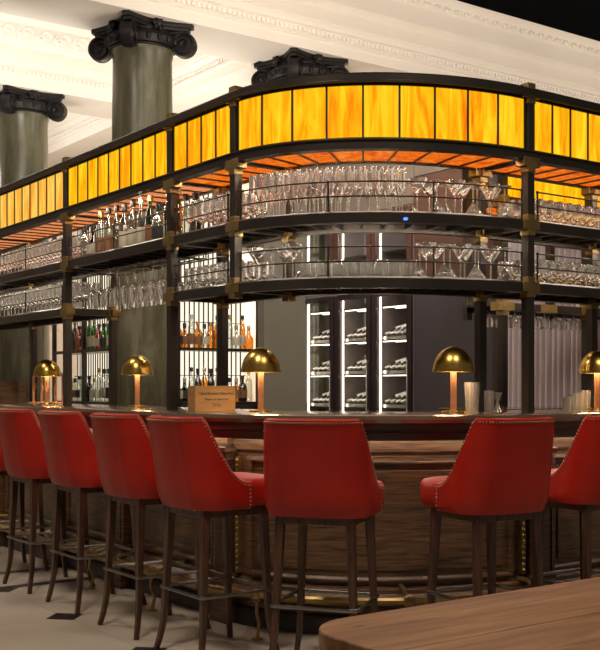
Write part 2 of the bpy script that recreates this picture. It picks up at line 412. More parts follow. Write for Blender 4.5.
# ------------------------------------------------------------------ bar counter
bar = empty('bar_counter', (3.2, 4.9, 0), label='long curved dark oak bar counter with polished top and panelled front', cat='bar counter')
def bp(name, mb, mat, **kw): return local(build(name, mb, mat, None, **kw), bar)
mb = MB(); rsweep(mb, [(-.27, 1.088), (-.265, 1.105), (-.25, ZC), (.45, ZC), (.46, 1.10), (.46, 1.07), (-.262, 1.07)], SL, SR); bp('countertop', mb, 'counter')
mb = MB(); rsweep(mb, [(-.255, 1.07), (-.25, 1.045), (-.235, 1.03), (-.20, 1.02), (-.185, .985), (-.165, .980), (-.16, .998), (.40, 1.00), (.40, 1.07)], SL, SR); bp('counter_edge', mb, 'oakdark')
mb = MB(); rbox(mb, SL, SR, -.150, -.135, .986, .997); bp('light_strip', mb, 'ledbar')
BF = -.04
mb = MB(); rsweep(mb, [(BF, 0), (BF, .13), (BF - .01, .14), (BF - .05, .155), (BF - .07, .17), (BF - .07, .185), (BF - .05, .195), (BF - .03, .21), (BF - .03, .23), (BF, .25), (BF, .90), (BF - .02, .92), (BF - .02, .985), (BF - .06, 1.00), (.34, 1.00), (.34, 0)], SL, SR)
bp('panelled_body', mb, 'oak')
mb = MB(); rsweep(mb, [(BF - .001, 0), (BF - .025, 0), (BF - .025, .08), (BF - .015, .095), (BF - .001, .10)], SL, SR); bp('skirting', mb, 'oakdark')
def panel(s0, s1, z0=.265, z1=.885):
    mb = MB(); w = .028
    for (a, b, c, d) in ((s0, s1, z0, z0 + w), (s0, s1, z1 - w, z1)):
        rsweep(mb, [(BF, c), (BF - .022, c + .004), (BF - .022, c + w * .5), (BF - .008, d), (BF, d)], a, b)
    for (a, b) in ((s0, s0 + w), (s1 - w, s1)): rbox(mb, a, b, BF - .02, BF, z0, z1)
    rbox(mb, s0 + .06, s1 - .06, BF - .010, BF, z0 + .06, z1 - .06)
    bp('raised_panel', mb, 'oak', bevel=.003)
def pilaster(sc, w=.12):
    mb = MB(); a, b = sc - w / 2, sc + w / 2
    rbox(mb, a - .015, b + .015, BF - .085, BF, 0, .14); rbox(mb, a - .025, b + .025, BF - .11, BF, .14, .20)
    rbox(mb, a - .012, b + .012, BF - .08, BF, .20, .24); rbox(mb, a - .02, b + .02, BF - .09, BF, .24, .265)
    rbox(mb, a, b, BF - .06, BF, .265, .88)
    rbox(mb, a + .03, b - .03, BF - .068, BF, .30, .78)
    rbox(mb, a - .012, b + .012, BF - .075, BF, .80, .83); rbox(mb, a - .008, b + .008, BF - .075, BF, .86, .90); rbox(mb, a - .02, b + .02, BF - .095, BF, .90, .93); rbox(mb, a, b, BF - .06, BF, .93, .99)
    bp('pilaster', mb, 'oak', bevel=.003)
def gilt(sc):
    mb = MB(); rbox(mb, sc - .012, sc + .012, BF - .03, BF, .27, .88)
    for k in range(20):
        z = .29 + k * .03; mb.ico(ring(sc, BF - .03, z), (.012, .012, .012), 6)
    o = bp('carved_strip', mb, 'brass'); o['label'] = 'gilded carved strip'
for sc in (-4.5, -3.35, -2.2, -1.2, .0, SE, SE + 1.05, SE + 2.1): pilaster(sc)
gilt(.10); gilt(SE - .10); gilt(-.10)
for (a, b) in ((-4.4, -3.45), (-3.25, -2.3), (-2.1, -1.3), (-1.1, -.14), (.16, SE - .16), (SE + .12, SE + .95), (SE + 1.15, SE + 2.0)): panel(a, b)
# brass foot rail with curved legs
mb = MB(); pts = [ring(s, -.27, .215) for s in samples(SL, SR, .08)]; mb.tube(pts, .022, 10); fr = bp('foot_rail', mb, 'brass'); fr['label'] = 'brass foot rail'
for s in (-4.2, -3.2, -2.2, -1.25, -.45, .35, .95, 1.6, SE + .55, SE + 1.5):
    mb = MB()
    o = ring(s, 0); i = ring(s, 1) - o
    def P(off, z): return o + i * off + Vector((0, 0, z))
    mb.tube([P(-.27, .2), P(-.275, .13), P(-.25, .07), P(-.265, .02), P(-.27, .0)], [.010, .009, .009, .009, .012], 8)
    mb.lathe([(.001, .006), (.03, .006), (.03, 0)], 12, P(-.27, 0)); mb.tube([P(-.27, .215), P(-.11, .25), P(-.045, .25)], .012, 8)
    mb.ico(P(-.27, .215), (.034, .034, .034), 10)
    bp('rail_bracket', mb, 'brass')

# ------------------------------------------------------------------ gantry
gan = empty('bar_gantry', (3.3, 4.95, ZC), label='bronze gantry over the counter with glowing amber canopy and two glass shelves', cat='bar gantry')
def gp(name, mb, mat, **kw): return local(build(name, mb, mat, None, **kw), gan)
def box_at(mb, s, o, z0, z1, w, d=None):
    d = d or w; p = ring(s, o); a = ring_dir(s); m = Matrix.Translation(p) @ Matrix.Rotation(a, 4, 'Z')
    mb.box(-d / 2, d / 2, -w / 2, w / 2, z0, z1, m); return mb
POSTS = [-5.2, -3.7, -2.208, -.70, 0, SE, SE + .95, SE + 2.2]
down_front = {-3.7, -2.208, -.70, SE, SE + 2.2}
for s in POSTS:
    for o in (0, D):
        z0 = ZC if (o == D or s in down_front) else H1 - .05
        if o == D and s == 0: z0 = H1 - .05
        gp('post', box_at(MB(), s, o, z0, HT, .05), 'bronze', smooth=0, bevel=.003)
        hs = (H1, H2, HC0) + ((HT - .03,) if o == 0 else ())
        for h in hs:
            mb = MB(); box_at(mb, s, o, h - .055, h + .055, .058); box_at(mb, s, o, h - .026, h + .026, .125, .062)
            if o == D: box_at(mb, s, o, h - .026, h + .026, .062, .10)
            gp('brass_bracket', mb, 'brass', smooth=0, bevel=.003)
# rails
SHELF1 = ((-5.2, -2.208), (-.70, SR))
def rails(name, z0, z1, spans, offs, w=.05):
    for (a, b) in spans:
        for o in offs:
            mb = MB(); rsweep(mb, [(o - w / 2, z0), (o + w / 2, z0), (o + w / 2, z1 - .01), (o + w / 2 - .01, z1), (o - w / 2 + .01, z1), (o - w / 2, z1 - .01)], a, b); gp(name, mb, 'bronze')
full = ((-5.2, SR),)
rails('top_rail', HT - .05, HT, full, (0,), .07); rails('top_rail', HT - .05, HT, full, (D + .05,))
rails('canopy_rail', HC0 + .008, HC1, full, (0,), .06); rails('canopy_rail', HC0 + .01, HC0 + .03, full, (D,), .03)
for o in (0,):
    mb = MB(); mb.tube([ring(s, -.034, HC1 - .008) for s in samples(-5.2, SR, .06)], .007, 6); gp('rail_bead', mb, 'bronze')
    mb = MB(); mb.tube([ring(s, -.038, HT - .047) for s in samples(-5.2, SR, .06)], .007, 6); gp('rail_bead', mb, 'bronze')
rails('shelf_rail', H2 - .03, H2 + .03, full, (0, D)); rails('shelf_rail', H1 - .03, H1 + .03, SHELF1, (0, D))
for (a, b) in full:
    mb = MB(); rbox(mb, a, b, .0, D + .05, HT - .02, HT - .005); gp('canopy_roof', mb, 'bronze')
for z, spans in ((H2, full), (H1, SHELF1)):
    for (a, b) in spans:
        mb = MB(); rbox(mb, a, b, .02, D - .02, z + .012, z + .022); gp('shelf_board', mb, 'bronze')
        mb = MB(); n = int((b - a) / .16)
        for i in range(n + 1):
            s = a + (b - a) * i / n; box_at(mb, s, D / 2, z - .012, z + .012, .012, D)
        gp('shelf_bearers', mb, 'bronze', smooth=0)
for s in POSTS:
    for z in (H1, H2, HC0):
        if z == H1 and s == -.70 or True: gp('cross_bar', box_at(MB(), s, D / 2, z - (.022 if z < HC0 else -.008), z + (.022 if z < HC0 else .034), .036, D), 'bronze', smooth=0)
for z, spans in ((H2 - .006, ((-5.2, -2.3), (-.70, SR))), (HC0 + .022, full)):
    for (a, b) in spans:
        mb = MB(); rbox(mb, a + .05, b - .05, .032, .042, z - .008, z - .001); gp('light_strip', mb, 'addedled')  # strips added behind the rails, out of view, to brighten the glasses
# glowing panels
def panels(a, b, n, pal, spal):
    e = .035; a2, b2 = a + e, b - e
    for i in range(n):
        s0 = a2 + (b2 - a2) * i / n + .005; s1 = a2 + (b2 - a2) * (i + 1) / n - .005
        k = random.randrange(4)
        mb = MB(); rbox(mb, s0, s1, -.006, .006, HC1 + .004, HT - .062, .05); gp('amber_panel', mb, '%s%d' % (pal, k))
        mb = MB(); rbox(mb, s0, s1, .048, D - .02, HC0 + .020, HC0 + .028, .05); gp('soffit_panel', mb, '%s%d' % (spal, k))
        mb = MB(); rbox(mb, s0, s1, D + .045, D + .055, HC0 + .07, HT - .06, .05); gp('amber_panel', mb, '%s%d' % (pal, k))
    mb = MB()
    for i in range(n + 1):
        s = a2 + (b2 - a2) * i / n
        box_at(mb, s, 0, HC1, HT - .05, .010, .024); box_at(mb, s, D / 2, HC0 + .012, HC0 + .03, .010, D)
    rbox(mb, a2, b2, -.014, .014, HT - .063, HT - .05); rbox(mb, a2, b2, -.014, .014, HC1 - .001, HC1 + .006)
    gp('glazing_bars', mb, 'bronze', smooth=0)
panels(-5.2, -3.7, 9, 'pale', 'sofp'); panels(-3.7, -2.208, 9, 'pale', 'sofp'); panels(-2.208, -.70, 9, 'ala', 'sofp'); panels(-.70, 0, 4, 'ala', 'sof')
panels(0, SE, 9, 'ala', 'sof'); panels(SE, SE + .95, 6, 'ala', 'sof'); panels(SE + .95, SE + 2.2, 7, 'ala', 'sof')
# thin guard rods
def guard(a, b, z):
    a += .06; b -= .06
    for h in (.075, .15):
        mb = MB(); mb.tube([ring(s, -.012, z + .03 + h) for s in samples(a, b, .07)], .0042, 6); gp('guard_rod', mb, 'bronze')
    mb = MB(); n = max(1, round((b - a) / .62))
    for i in range(n + 1):
        s = a + (b - a) * i / n; p = ring(s, -.012)
        mb.tube([p + Vector((0, 0, z + .02)), p + Vector((0, 0, z + .185))], .0055, 6)
        for h in (.075, .15): mb.ico(p + Vector((0, 0, z + .03 + h)), (.009, .009, .009), 6)
    gp('guard_upright', mb, 'bronze')
BAYS = [(-5.2, -3.7), (-3.7, -2.208), (-2.208, -.70), (-.70, 0), (0, SE), (SE, SE + .95), (SE + .95, SE + 2.2)]
for (a, b) in BAYS:
    guard(a, b, H2)
    if (a, b) != (-2.208, -.70): guard(a, b, H1)
# hanging glass rack under the upper shelf of the open bay
mb = MB()
for o in (.06, .12, .20, .26, .32):
    mb.tube([ring(-2.1, o, H2 - .075), ring(-.78, o, H2 - .075)], .004, 6)
for s in (-2.05, -1.45, -.85):
    mb.tube([ring(s, .04, H2 - .07), ring(s, .34, H2 - .07)], .005, 6)
    for o in (.06, .32): mb.tube([ring(s, o, H2 - .07), ring(s, o, H2 - .02)], .005, 6)
gp('glass_rack', mb, 'bronze')
p = ring(.98, -.028, H2 - .012); gp('blue_light', MB().ico(p, (.012, .012, .008)), 'blueled')

# ------------------------------------------------------------------ glasses
def glass_proto(name, prof, n=16, stemmed=True):
    me_o = build(name, MB().lathe(prof, n), 'glass', None, smooth=60); C.objects.unlink(me_o); return me_o.data
G = {
 'champagne_flute': [(.002, .002), (.031, .002), (.030, .004), (.006, .010), (.0038, .02), (.0038, .085), (.008, .10), (.019, .13), (.025, .17), (.025, .20), (.022, .245)],
 'wine_glass': [(.002, .002), (.034, .002), (.033, .004), (.007, .010), (.004, .02), (.004, .075), (.012, .085), (.030, .10), (.037, .125), (.036, .15), (.029, .195)],
 'martini_glass': [(.002, .002), (.037, .002), (.036, .004), (.007, .010), (.004, .02), (.004, .105), (.012, .115), (.055, .185), (.054, .187)],
 'tumbler': [(.002, .004), (.034, .004), (.036, .0), (.039, .03), (.041, .095), (.039, .095), (.036, .02), (.002, .014)],
 'small_wine_glass': [(.002, .002), (.031, .002), (.006, .010), (.004, .02), (.004, .045), (.02, .055), (.033, .08), (.034, .105), (.029, .14)],
 'balloon_glass': [(.002, .002), (.036, .002), (.035, .004), (.007, .010), (.0042, .02), (.0042, .115), (.014, .122), (.034, .145), (.041, .17), (.038, .20), (.030, .245)],
 'carafe': [(.002, .002), (.05, .002), (.055, .02), (.05, .08), (.025, .14), (.022, .17), (.035, .20)],
}
GM = {k: glass_proto(k, v) for k, v in G.items()}
def put_glass(kind, s, o, z, label, group, up=True, cat='glass'):
    ob = bpy.data.objects.new(kind, GM[kind]); C.objects.link(ob)
    h = max(q[1] for q in G[kind])
    ob.location = ring(s, o, z if up else z + h)
    ob.rotation_euler = (0 if up else PI, 0, random.random() * 6)
    tag(ob, label, cat, group); return ob
def glasses(kind, s0, s1, pitch, offs, z, label, group, mode='up', jit=.003):
    n = int((s1 - s0) / pitch)
    for j, o in enumerate(offs):
        for i in range(n + 1):
            s = s0 + (s1 - s0) * i / max(1, n) + random.uniform(-jit, jit)
            up = {'up': True, 'down': False, 'alt': (i + j) % 2 == 0}[mode]
            put_glass(kind, s, o, z, label, group, up)
ZU, ZL = H2 + .0225, H1 + .0225
glasses('wine_glass', -3.62, -2.28, .077, (.07, .16, .25), ZU, 'stemmed wine glass in rows on the upper shelf, left of the bottles', 'wine glasses on the left upper shelf')
glasses('wine_glass', -5.10, -3.78, .10, (.07, .17), ZU, 'stemmed wine glass on the upper shelf at the far left edge', 'wine glasses on the far left upper shelf')
glasses('wine_glass', -3.62, -2.28, .077, (.07, .16, .25), ZL, 'stemmed wine glass in rows on the lower shelf, left of the open bay', 'wine glasses on the left lower shelf')
glasses('wine_glass', -5.10, -3.78, .10, (.07, .17), ZL, 'stemmed wine glass on the lower shelf at the far left edge', 'wine glasses on the far left lower shelf')
glasses('wine_glass', -.62, -.08, .077, (.07, .16, .25), ZU, 'stemmed wine glass on the narrow upper shelf just left of the curve', 'wine glasses in the narrow upper bay')
glasses('small_wine_glass', -.62, -.08, .077, (.07, .16, .25), ZL, 'short stemmed glass on the narrow lower shelf just left of the curve', 'short glasses in the narrow lower bay')
glasses('champagne_flute', .08, .98, .060, (.06, .13, .20), ZU, 'tall champagne flute in the crowded rows on the curved upper shelf', 'champagne flutes on the curved upper shelf')
glasses('martini_glass', 1.07, SE - .10, .098, (.075, .18), ZU, 'martini glass on the curved upper shelf right of the flutes', 'martini glasses on the curved upper shelf', 'alt')
glasses('martini_glass', .09, .36, .10, (.075, .18), ZL, 'martini glass at the left end of the curved lower shelf', 'martini glasses at the left of the lower curve', 'alt')
glasses('tumbler', .46, 1.02, .088, (.06, .16, .26), ZL, 'short tumbler in rows in the middle of the curved lower shelf', 'tumblers on the curved lower shelf', 'up')
glasses('martini_glass', 1.12, SE - .10, .10, (.075, .18), ZL, 'martini glass at the right end of the curved lower shelf', 'martini glasses at the right of the lower curve', 'alt')
glasses('small_wine_glass', SE + .08, SE + .87, .078, (.07, .16, .25), ZU, 'short stemmed glass on the upper shelf right of the right front post', 'short glasses on the right upper shelf')
glasses('small_wine_glass', SE + .08, SE + .87, .078, (.07, .16, .25), ZL, 'short stemmed glass on the lower shelf right of the right front post', 'short glasses on the right lower shelf')
glasses('balloon_glass', -1.98, -.86, .115, (.09, .29), H2 - .075 - .243, 'wine glass hanging upside down from the rack in the open bay', 'wine glasses hanging in the open bay', 'down')

# ------------------------------------------------------------------ bottles
BP = {
 'tall': ([(.002, .0), (.034, 0), (.037, .01), (.037, .18), (.032, .205), (.015, .235), (.013, .27), (.015, .29)], .27, .315),
 'round': ([(.002, 0), (.042, 0), (.045, .012), (.045, .13), (.036, .165), (.016, .185), (.014, .215), (.016, .225)], .215, .25),
 'slim': ([(.002, 0), (.028, 0), (.030, .01), (.030, .19), (.024, .22), (.012, .25), (.011, .30)], .285, .325),
 'decanter': ([(.002, 0), (.045, 0), (.048, .02), (.048, .10), (.046, .11), (.02, .14), (.017, .19)], .185, .23),
}
BM = {}
def bottle_mesh(kind, g):
    k = (kind, g)
    if k not in BM:
        pr, cz, top = BP[kind]
        o = build('bottle', MB().lathe(pr, 18), g, None, smooth=40); C.objects.unlink(o); BM[k] = o.data
    return BM[k]
def cap_mesh(kind, m):
    k = ('cap', kind, m)
    if k not in BM:
        pr, cz, top = BP[kind]; o = build('cap', MB().lathe([(.002, top), (.017, top), (.018, top - .004), (.018, cz), (.002, cz)], 14), m, None); C.objects.unlink(o); BM[k] = o.data
    return BM[k]
def label_mesh(kind, m):
    k = ('label', kind, m)
    if k not in BM:
        r = max(q[0] for q in BP[kind][0]); h = .10 if kind in ('tall', 'slim') else .075
        mb = MB(); n = 12; z0 = .035
        vs = []; 
        for i in range(n + 1):
            a = -PI * .62 + 2 * PI * .62 * i / n
            for (rr, z) in ((r + .0008, z0), (r + .0018, z0), (r + .0018, z0 + h), (r + .0008, z0 + h)): vs.append((rr * math.cos(a), rr * math.sin(a), z))
        fs = [(i * 4 + q, i * 4 + (q + 1) % 4, i * 4 + 4 + (q + 1) % 4, i * 4 + 4 + q) for i in range(n) for q in range(4)] + [(0, 1, 2, 3), (n * 4 + 3, n * 4 + 2, n * 4 + 1, n * 4)]
        mb.add(vs, fs); o = build('label', mb, m, None); C.objects.unlink(o); BM[k] = o.data
    return BM[k]
def bottle(loc, kind, g, capm, lab, label, group=None, rz=None, sc=1.0):
    b = bpy.data.objects.new('liquor_bottle', bottle_mesh(kind, g)); C.objects.link(b); b.location = loc
    b.rotation_euler = (0, 0, R(234) + random.uniform(-.4, .4) if rz is None else rz); b.scale = (sc, sc, sc)
    c = bpy.data.objects.new('cap', cap_mesh(kind, capm)); C.objects.link(c); c.parent = b
    if lab:
        l = bpy.data.objects.new('paper_label', label_mesh(kind, lab)); C.objects.link(l); l.parent = b
    return tag(b, label, 'bottle', group)
GN = {'g_amber': 'amber', 'g_green': 'green', 'g_dark': 'dark', 'g_clear': 'clear', 'g_red': 'red', 'g_yellow': 'yellow'}
LN = {'label': 'cream-labelled', 'labelred': 'brown-labelled', 'labeldark': 'black-labelled', None: 'unlabelled'}
KN = {'tall': 'tall bottle', 'round': 'stout bottle', 'slim': 'slim bottle', 'decanter': 'squat bottle'}
ORD = ['leftmost', 'second from left', 'third from left', 'fourth from left', 'fifth from left', 'sixth from left', 'seventh from left', 'eighth from left', 'ninth from left', 'tenth from left', 'eleventh from left', 'twelfth from left']
def bottle_row(fn, specs, where, sc=1.0):
    n = len(specs)
    for i, (u, kind, g, cm, lab) in enumerate(specs):
        pos = 'rightmost' if i == n - 1 else ORD[i]
        bottle(fn(u), kind, g, cm, lab, '%s %s %s, %s, %s' % (GN[g], LN[lab], KN[kind], pos, where), sc=sc)
kinds = ['tall', 'round', 'slim', 'decanter']
def rspecs(us, pal, seed):
    rr = random.Random(seed); out = []
    for u in us: out.append((u, rr.choice(kinds), rr.choice(pal), rr.choice(['capblack', 'capblack', 'foil', 'brass']), rr.choice(['label', 'label', 'labeldark', 'labeldark', 'labelred', None, None])))
    return out
fr_us = [-2.11 + 1.3 * i / 11 for i in range(12)]
sp = rspecs(fr_us, ['g_clear', 'g_clear', 'g_clear', 'g_dark', 'g_amber', 'g_green'], 4)
bottle_row(lambda u: ring(u, .10, ZU), sp, 'front row of the upper gantry shelf')
sp = rspecs([u + .05 for u in fr_us[:11]], ['g_clear', 'g_amber', 'g_dark', 'g_clear'], 9)
bottle_row(lambda u: ring(u, .26, ZU), sp, 'back row of the upper gantry shelf')

# ------------------------------------------------------------------ back bar shelving (between the columns)
def back_bar(root_loc, ax, inn, length, label, name='bottle_shelving', ztop=3.35):
    """ax: unit vector along; inn: unit vector to the back; origin = left front corner on the floor"""
    t = empty(name, root_loc, label=label, cat='shelving'); ax = Vector(ax); inn = Vector(inn); o0 = Vector(root_loc)
    m = Matrix.Identity(4); m.col[0] = (*ax, 0); m.col[1] = (*inn, 0)
    def P(nm, mb, mat, **k): return build(nm, mb, mat, t, **k)
    P('base_cabinet', MB().box(0, length, -.12, .32, 0, 1.05, m), 'oakdark', smooth=0)
    P('backlit_panel', MB().box(0, length, .30, .32, 1.06, ztop, m), 'backlit', smooth=0)
    for x in (0, length / 2, length): P('upright', MB().box(x - .022, x + .022, -.02, .02, 1.05, ztop, m), 'bronze', smooth=0)
    for z in (1.05, 1.62, 2.18, 2.74):
        P('shelf', MB().box(0, length, -.02, .28, z, z + .03, m), 'bronze', smooth=0)
    n = int(length / .058)
    mb = MB()
    for i in range(1, n): x = length * i / n; mb.box(x - .006, x + .006, .262, .274, 1.08, ztop, m)
    P('back_rods', mb, 'bronze', smooth=0)
    mb = MB()
    for z in (1.20, 1.36, 1.77, 1.93, 2.33): mb.box(0, length, .25, .256, z, z + .008, m)
    P('cross_rods', mb, 'bronze', smooth=0)
    def at(u, w, z): return o0 + ax * u + inn * w + Vector((0, 0, z))
    return t, at
t1, at1 = back_bar((5.50, 9.80, 0), (1, 0, 0), (0, 1, 0), 1.0, 'backlit bottle shelving between the nearest column and the wine cabinets')
t2, at2 = back_bar((5.05, 11.92, 0), (0, -1, 0), (1, 0, 0), 1.62, 'backlit bottle shelving left of the nearest column')
PALB = ['g_amber', 'g_amber', 'g_dark', 'g_green', 'g_clear', 'g_red', 'g_yellow']
bottle_row(lambda u: at1(u, .10, 1.65), rspecs([.06 + .080 * i for i in range(12)], ['g_amber', 'g_amber', 'g_dark', 'g_clear', 'g_amber'], 3), 'upper backlit shelf right of nearest column', 1.13)
bottle_row(lambda u: at1(u, .10, 1.08), rspecs([.06 + .080 * i for i in range(12)], ['g_dark', 'g_amber', 'g_yellow', 'g_clear', 'g_dark'], 12), 'lower backlit shelf right of nearest column', 1.13)
bottle_row(lambda u: at2(u, .10, 1.65), rspecs([.10 + .128 * i for i in range(12)], ['g_red', 'g_green', 'g_dark', 'g_red', 'g_clear'], 5), 'upper backlit shelf left of nearest column', 1.13)
bottle_row(lambda u: at2(u, .10, 1.08), rspecs([.10 + .128 * i for i in range(12)], ['g_clear', 'g_dark', 'g_clear', 'g_green', 'g_clear'], 21), 'lower backlit shelf left of nearest column', 1.13)

struct('trim_10', MB().box(6.27, 6.80, 9.34, 9.46, 0, 3.3), 'pier', smooth=0)

# ------------------------------------------------------------------ wine cabinets along x = 6.95 (facing the camera side)
WX = 6.95
lying = None
def lie_mesh():
    o = build('wine_bottle', MB().lathe([(.002, 0), (.03, .004), (.037, .012), (.038, .19), (.03, .22), (.016, .245), (.014, .25)], 16), 'winelie', None, smooth=40); C.objects.unlink(o)
    c = build('foil', MB().lathe([(.0175, .243), (.0185, .25), (.0175, .30), (.002, .302)], 12), 'foil', None); C.objects.unlink(c)
    l = build('paper_label', MB().lathe([(.0388, .05), (.0394, .05), (.0394, .188), (.0388, .188)], 18), 'whitelabel', None); C.objects.unlink(l)
    return o.data, c.data, l.data
LM = lie_mesh()
def wine_cabinet(y1, label, bay, w=.60):
    y0 = y1 - w     # y1 is the left side as seen
    t = empty('wine_cabinet', (WX, y0, 0), label=label, cat='wine cabinet', group='wine cabinets')
    def P(nm, mb, mat, parent=t, **k): return build(nm, mb, mat, parent, **k)
    mb = MB(); mb.box(0, .5, 0, .03, 0, 3.0); mb.box(0, .5, w - .03, w, 0, 3.0); mb.box(.48, .5, .03, w - .03, 0, 3.0); mb.box(0, .5, .03, w - .03, 0, .12); mb.box(0, .5, .03, w - .03, 2.97, 3.0); mb.box(0, .48, .03, w - .03, 2.18, 2.26)
    P('cabinet_body', mb, 'winein', smooth=0)
    for (z0, z1) in ((.12, 2.19), (2.25, 2.98)):
        mb = MB(); f = .065; mb.box(-.035, 0, .005, f, z0, z1); mb.box(-.035, 0, w - f, w - .005, z0, z1); mb.box(-.035, 0, f, w - f, z0, z0 + .05); mb.box(-.035, 0, f, w - f, z1 - .05, z1)
        d = P('glass_door', mb, 'wineframe' if z0 < 1 else 'reddish', smooth=0, bevel=.004)
        P('pane', MB().box(-.02, -.014, f, w - f, z0 + .05, z1 - .05), 'pane', d, smooth=0)
        if z0 < 1: P('handle', MB().tube([(-.035, .03, 1.0), (-.06, .03, 1.0), (-.06, .03, 1.5), (-.035, .03, 1.5)], .007, 8), 'steel', d)
    P('light_strip', MB().box(.02, .035, w - .082, w - .072, .14, 2.14), 'led', smooth=0)
    for z in (1.02, 1.36, 1.70, 2.04):
        P('shelf', MB().box(.03, .46, .03, w - .04, z, z + .012), 'wineframe', smooth=0)
        if z > 1.1: P('shelf_light', MB().box(.04, .046, .05, w - .10, z - .010, z - .002).box(.2, .23, .05, w - .10, z - .006, z - .002), 'led', smooth=0)  # deeper strip under each shelf is added to brighten the bottles
    P('shelf_light', MB().box(.04, .046, .05, w - .10, 2.168, 2.178).box(.2, .23, .05, w - .10, 2.172, 2.178), 'led', smooth=0)  # deeper strip added here too, for the top bottle row
    P('shelf_light', MB().box(.04, .055, .05, w - .10, 2.945, 2.96), 'led', smooth=0)
    P('light_strip', MB().box(.02, .035, w - .082, w - .072, 2.28, 2.94), 'led', smooth=0)
    P('shelf', MB().box(.03, .46, .03, w - .04, 2.58, 2.592), 'wineframe', smooth=0)
    for ri, z in enumerate((1.032, 1.372, 1.712)):
        for k in range(5):
            b = bpy.data.objects.new('wine_bottle', LM[0]); C.objects.link(b)
            b.location = (WX + .33, y0 + .05 + k * .080, z + .150); b.rotation_euler = Vector((-.80, .50, -.30)).to_track_quat('Z', 'Y').to_euler()
            for nm, me in (('foil_capsule', LM[1]), ('paper_label', LM[2])):
                c = bpy.data.objects.new(nm, me); C.objects.link(c); c.parent = b
            tag(b, 'dark wine bottle lying neck out on the %s shelf of the %s wine cabinet' % (('bottom lit', 'middle', 'top')[ri], bay), 'wine bottle', 'wine bottles on the %s shelf of the %s cabinet' % (('bottom', 'middle', 'top')[ri], bay))
            # wooden-white cradle card under each bottle end
    P('bottle_cradle', MB().box(.055, .10, .05, w - .06, 1.712, 1.745).box(.055, .10, .05, w - .06, 1.372, 1.405).box(.055, .10, .05, w - .06, 1.032, 1.065), 'steel', smooth=0)
    return t
wine_cabinet(9.60, 'left wine cabinet with glass doors, beside the grey stone pier', 'left')
wine_cabinet(8.99, 'middle wine cabinet of the three lit glass-doored ones', 'middle')
wine_cabinet(8.38, 'right wine cabinet with glass doors, beside the dark plum wall', 'right')
struct('wall_side', MB().box(6.95, 7.1, 6.72, 7.77, 0, 2.2), 'darkwall', smooth=0)
struct('trim_11', MB().box(6.95, 7.1, 6.72, 7.77, 2.2, 3.25), 'brownwall', smooth=0)
struct('trim_12', MB().box(6.93, 7.1, 6.66, 6.72, 0, 3.25), 'oakdark', smooth=0)
struct('wall_partition', MB().box(7.45, 7.5, 3.6, 6.60, 0, 3.25), 'darkwall', smooth=0)
M['taupe'] = pmat('taupe panelling', (.16, .13, .105), (.12, .095, .075), (2, 2, 2), rough=.6)
struct('trim_13', MB().box(6.95, 7.1, 7.78, 9.60, 3.01, 3.80), 'taupe', smooth=0)
struct('trim_14', MB().box(6.95, 7.1, 6.1, 7.77, 3.26, 3.55), 'taupe', smooth=0)
# curtain
def curtain():
    t = empty('curtain', (7.02, 5.2, 0), label='silver grey pleated curtain hanging behind the right side of the bar', cat='curtain')
    mb = MB(); n = 700; y0, y1 = 6.63, 3.8; vs = []; rows = [.02, .8, 1.6, 2.4, 2.9]
    rr = random.Random(2); ph = 0; xs = []
    for i in range(n + 1):
        ph += rr.uniform(.28, .52); xs.append(.055 * math.sin(ph) + .01 * math.sin(ph * .37))
    for j, z in enumerate(rows):
        for i in range(n + 1): vs.append((xs[i] * (1 - .12 * j), y0 + (y1 - y0) * i / n - 5.2, z))
    fs = [(j * (n + 1) + i, j * (n + 1) + i + 1, (j + 1) * (n + 1) + i + 1, (j + 1) * (n + 1) + i) for j in range(len(rows) - 1) for i in range(n)]
    mb.add(vs, fs); o = build('fabric', mb, 'linen', t, smooth=80)
    so = o.modifiers.new('thick', 'SOLIDIFY'); so.thickness = .004
    build('curtain_rod', MB().tube([(0, 1.36, 2.92), (0, -1.4, 2.92)], .014, 10), 'brass', t)
    return t
curtain()

# ------------------------------------------------------------------ back gantry (far side of the bar well, right)
bg = empty('back_gantry', (5.6, 5.0, 0), label='smaller bronze gantry behind the right bay with amber canopy and glass rack', cat='bar gantry')
def kp(nm, mb, mat, **k): return local(build(nm, mb, mat, None, **k), bg)
YB = 5.0
for x in (5.25, 6.09, 6.95):
    for y in (YB, YB + .33):
        kp('post', MB().box(x - .025, x + .025, y - .025, y + .025, ZC if y == YB else 1.7, 2.80), 'bronze', smooth=0, bevel=.003)
for x in (5.25, 5.67, 6.09, 6.52, 6.95):
    for h in ((1.775, 2.45) if x in (5.25, 6.09, 6.95) else (1.775,)):
        mb = MB()
        if x in (5.25, 6.09, 6.95): mb.box(x - .031, x + .031, YB - .031, YB + .031, h - .06, h + .06)
        mb.box(x - .08, x + .08, YB - .034, YB + .034, h - .028, h + .028); kp('brass_bracket', mb, 'brass', smooth=0, bevel=.003)
for y in (YB, YB + .33):
    kp('shelf_rail', MB().box(5.22, 7, y - .025, y + .025, 1.75, 1.80), 'bronze', smooth=0)
    kp('canopy_rail', MB().box(5.22, 7, y - .03, y + .03, 2.42, 2.50), 'bronze', smooth=0)
    kp('top_rail', MB().box(5.22, 7, y - .03, y + .03, 2.76, 2.81), 'bronze', smooth=0)
kp('shelf_board', MB().box(5.24, 6.98, YB + .02, YB + .31, 1.785, 1.795), 'bronze', smooth=0)
for i in range(11):
    x0 = 5.28 + i * .155
    kp('amber_panel', MB().box(x0, x0 + .145, YB - .006, YB + .006, 2.50, 2.76), 'ala%d' % (i % 4), smooth=0)
    kp('soffit_panel', MB().box(x0, x0 + .145, YB + .04, YB + .29, 2.44, 2.448), 'sof%d' % (i % 4), smooth=0)
mb = MB()
for y in (.06, .12, .20, .26): mb.tube([(5.3, YB + y, 1.755), (6.9, YB + y, 1.755)], .004, 6)
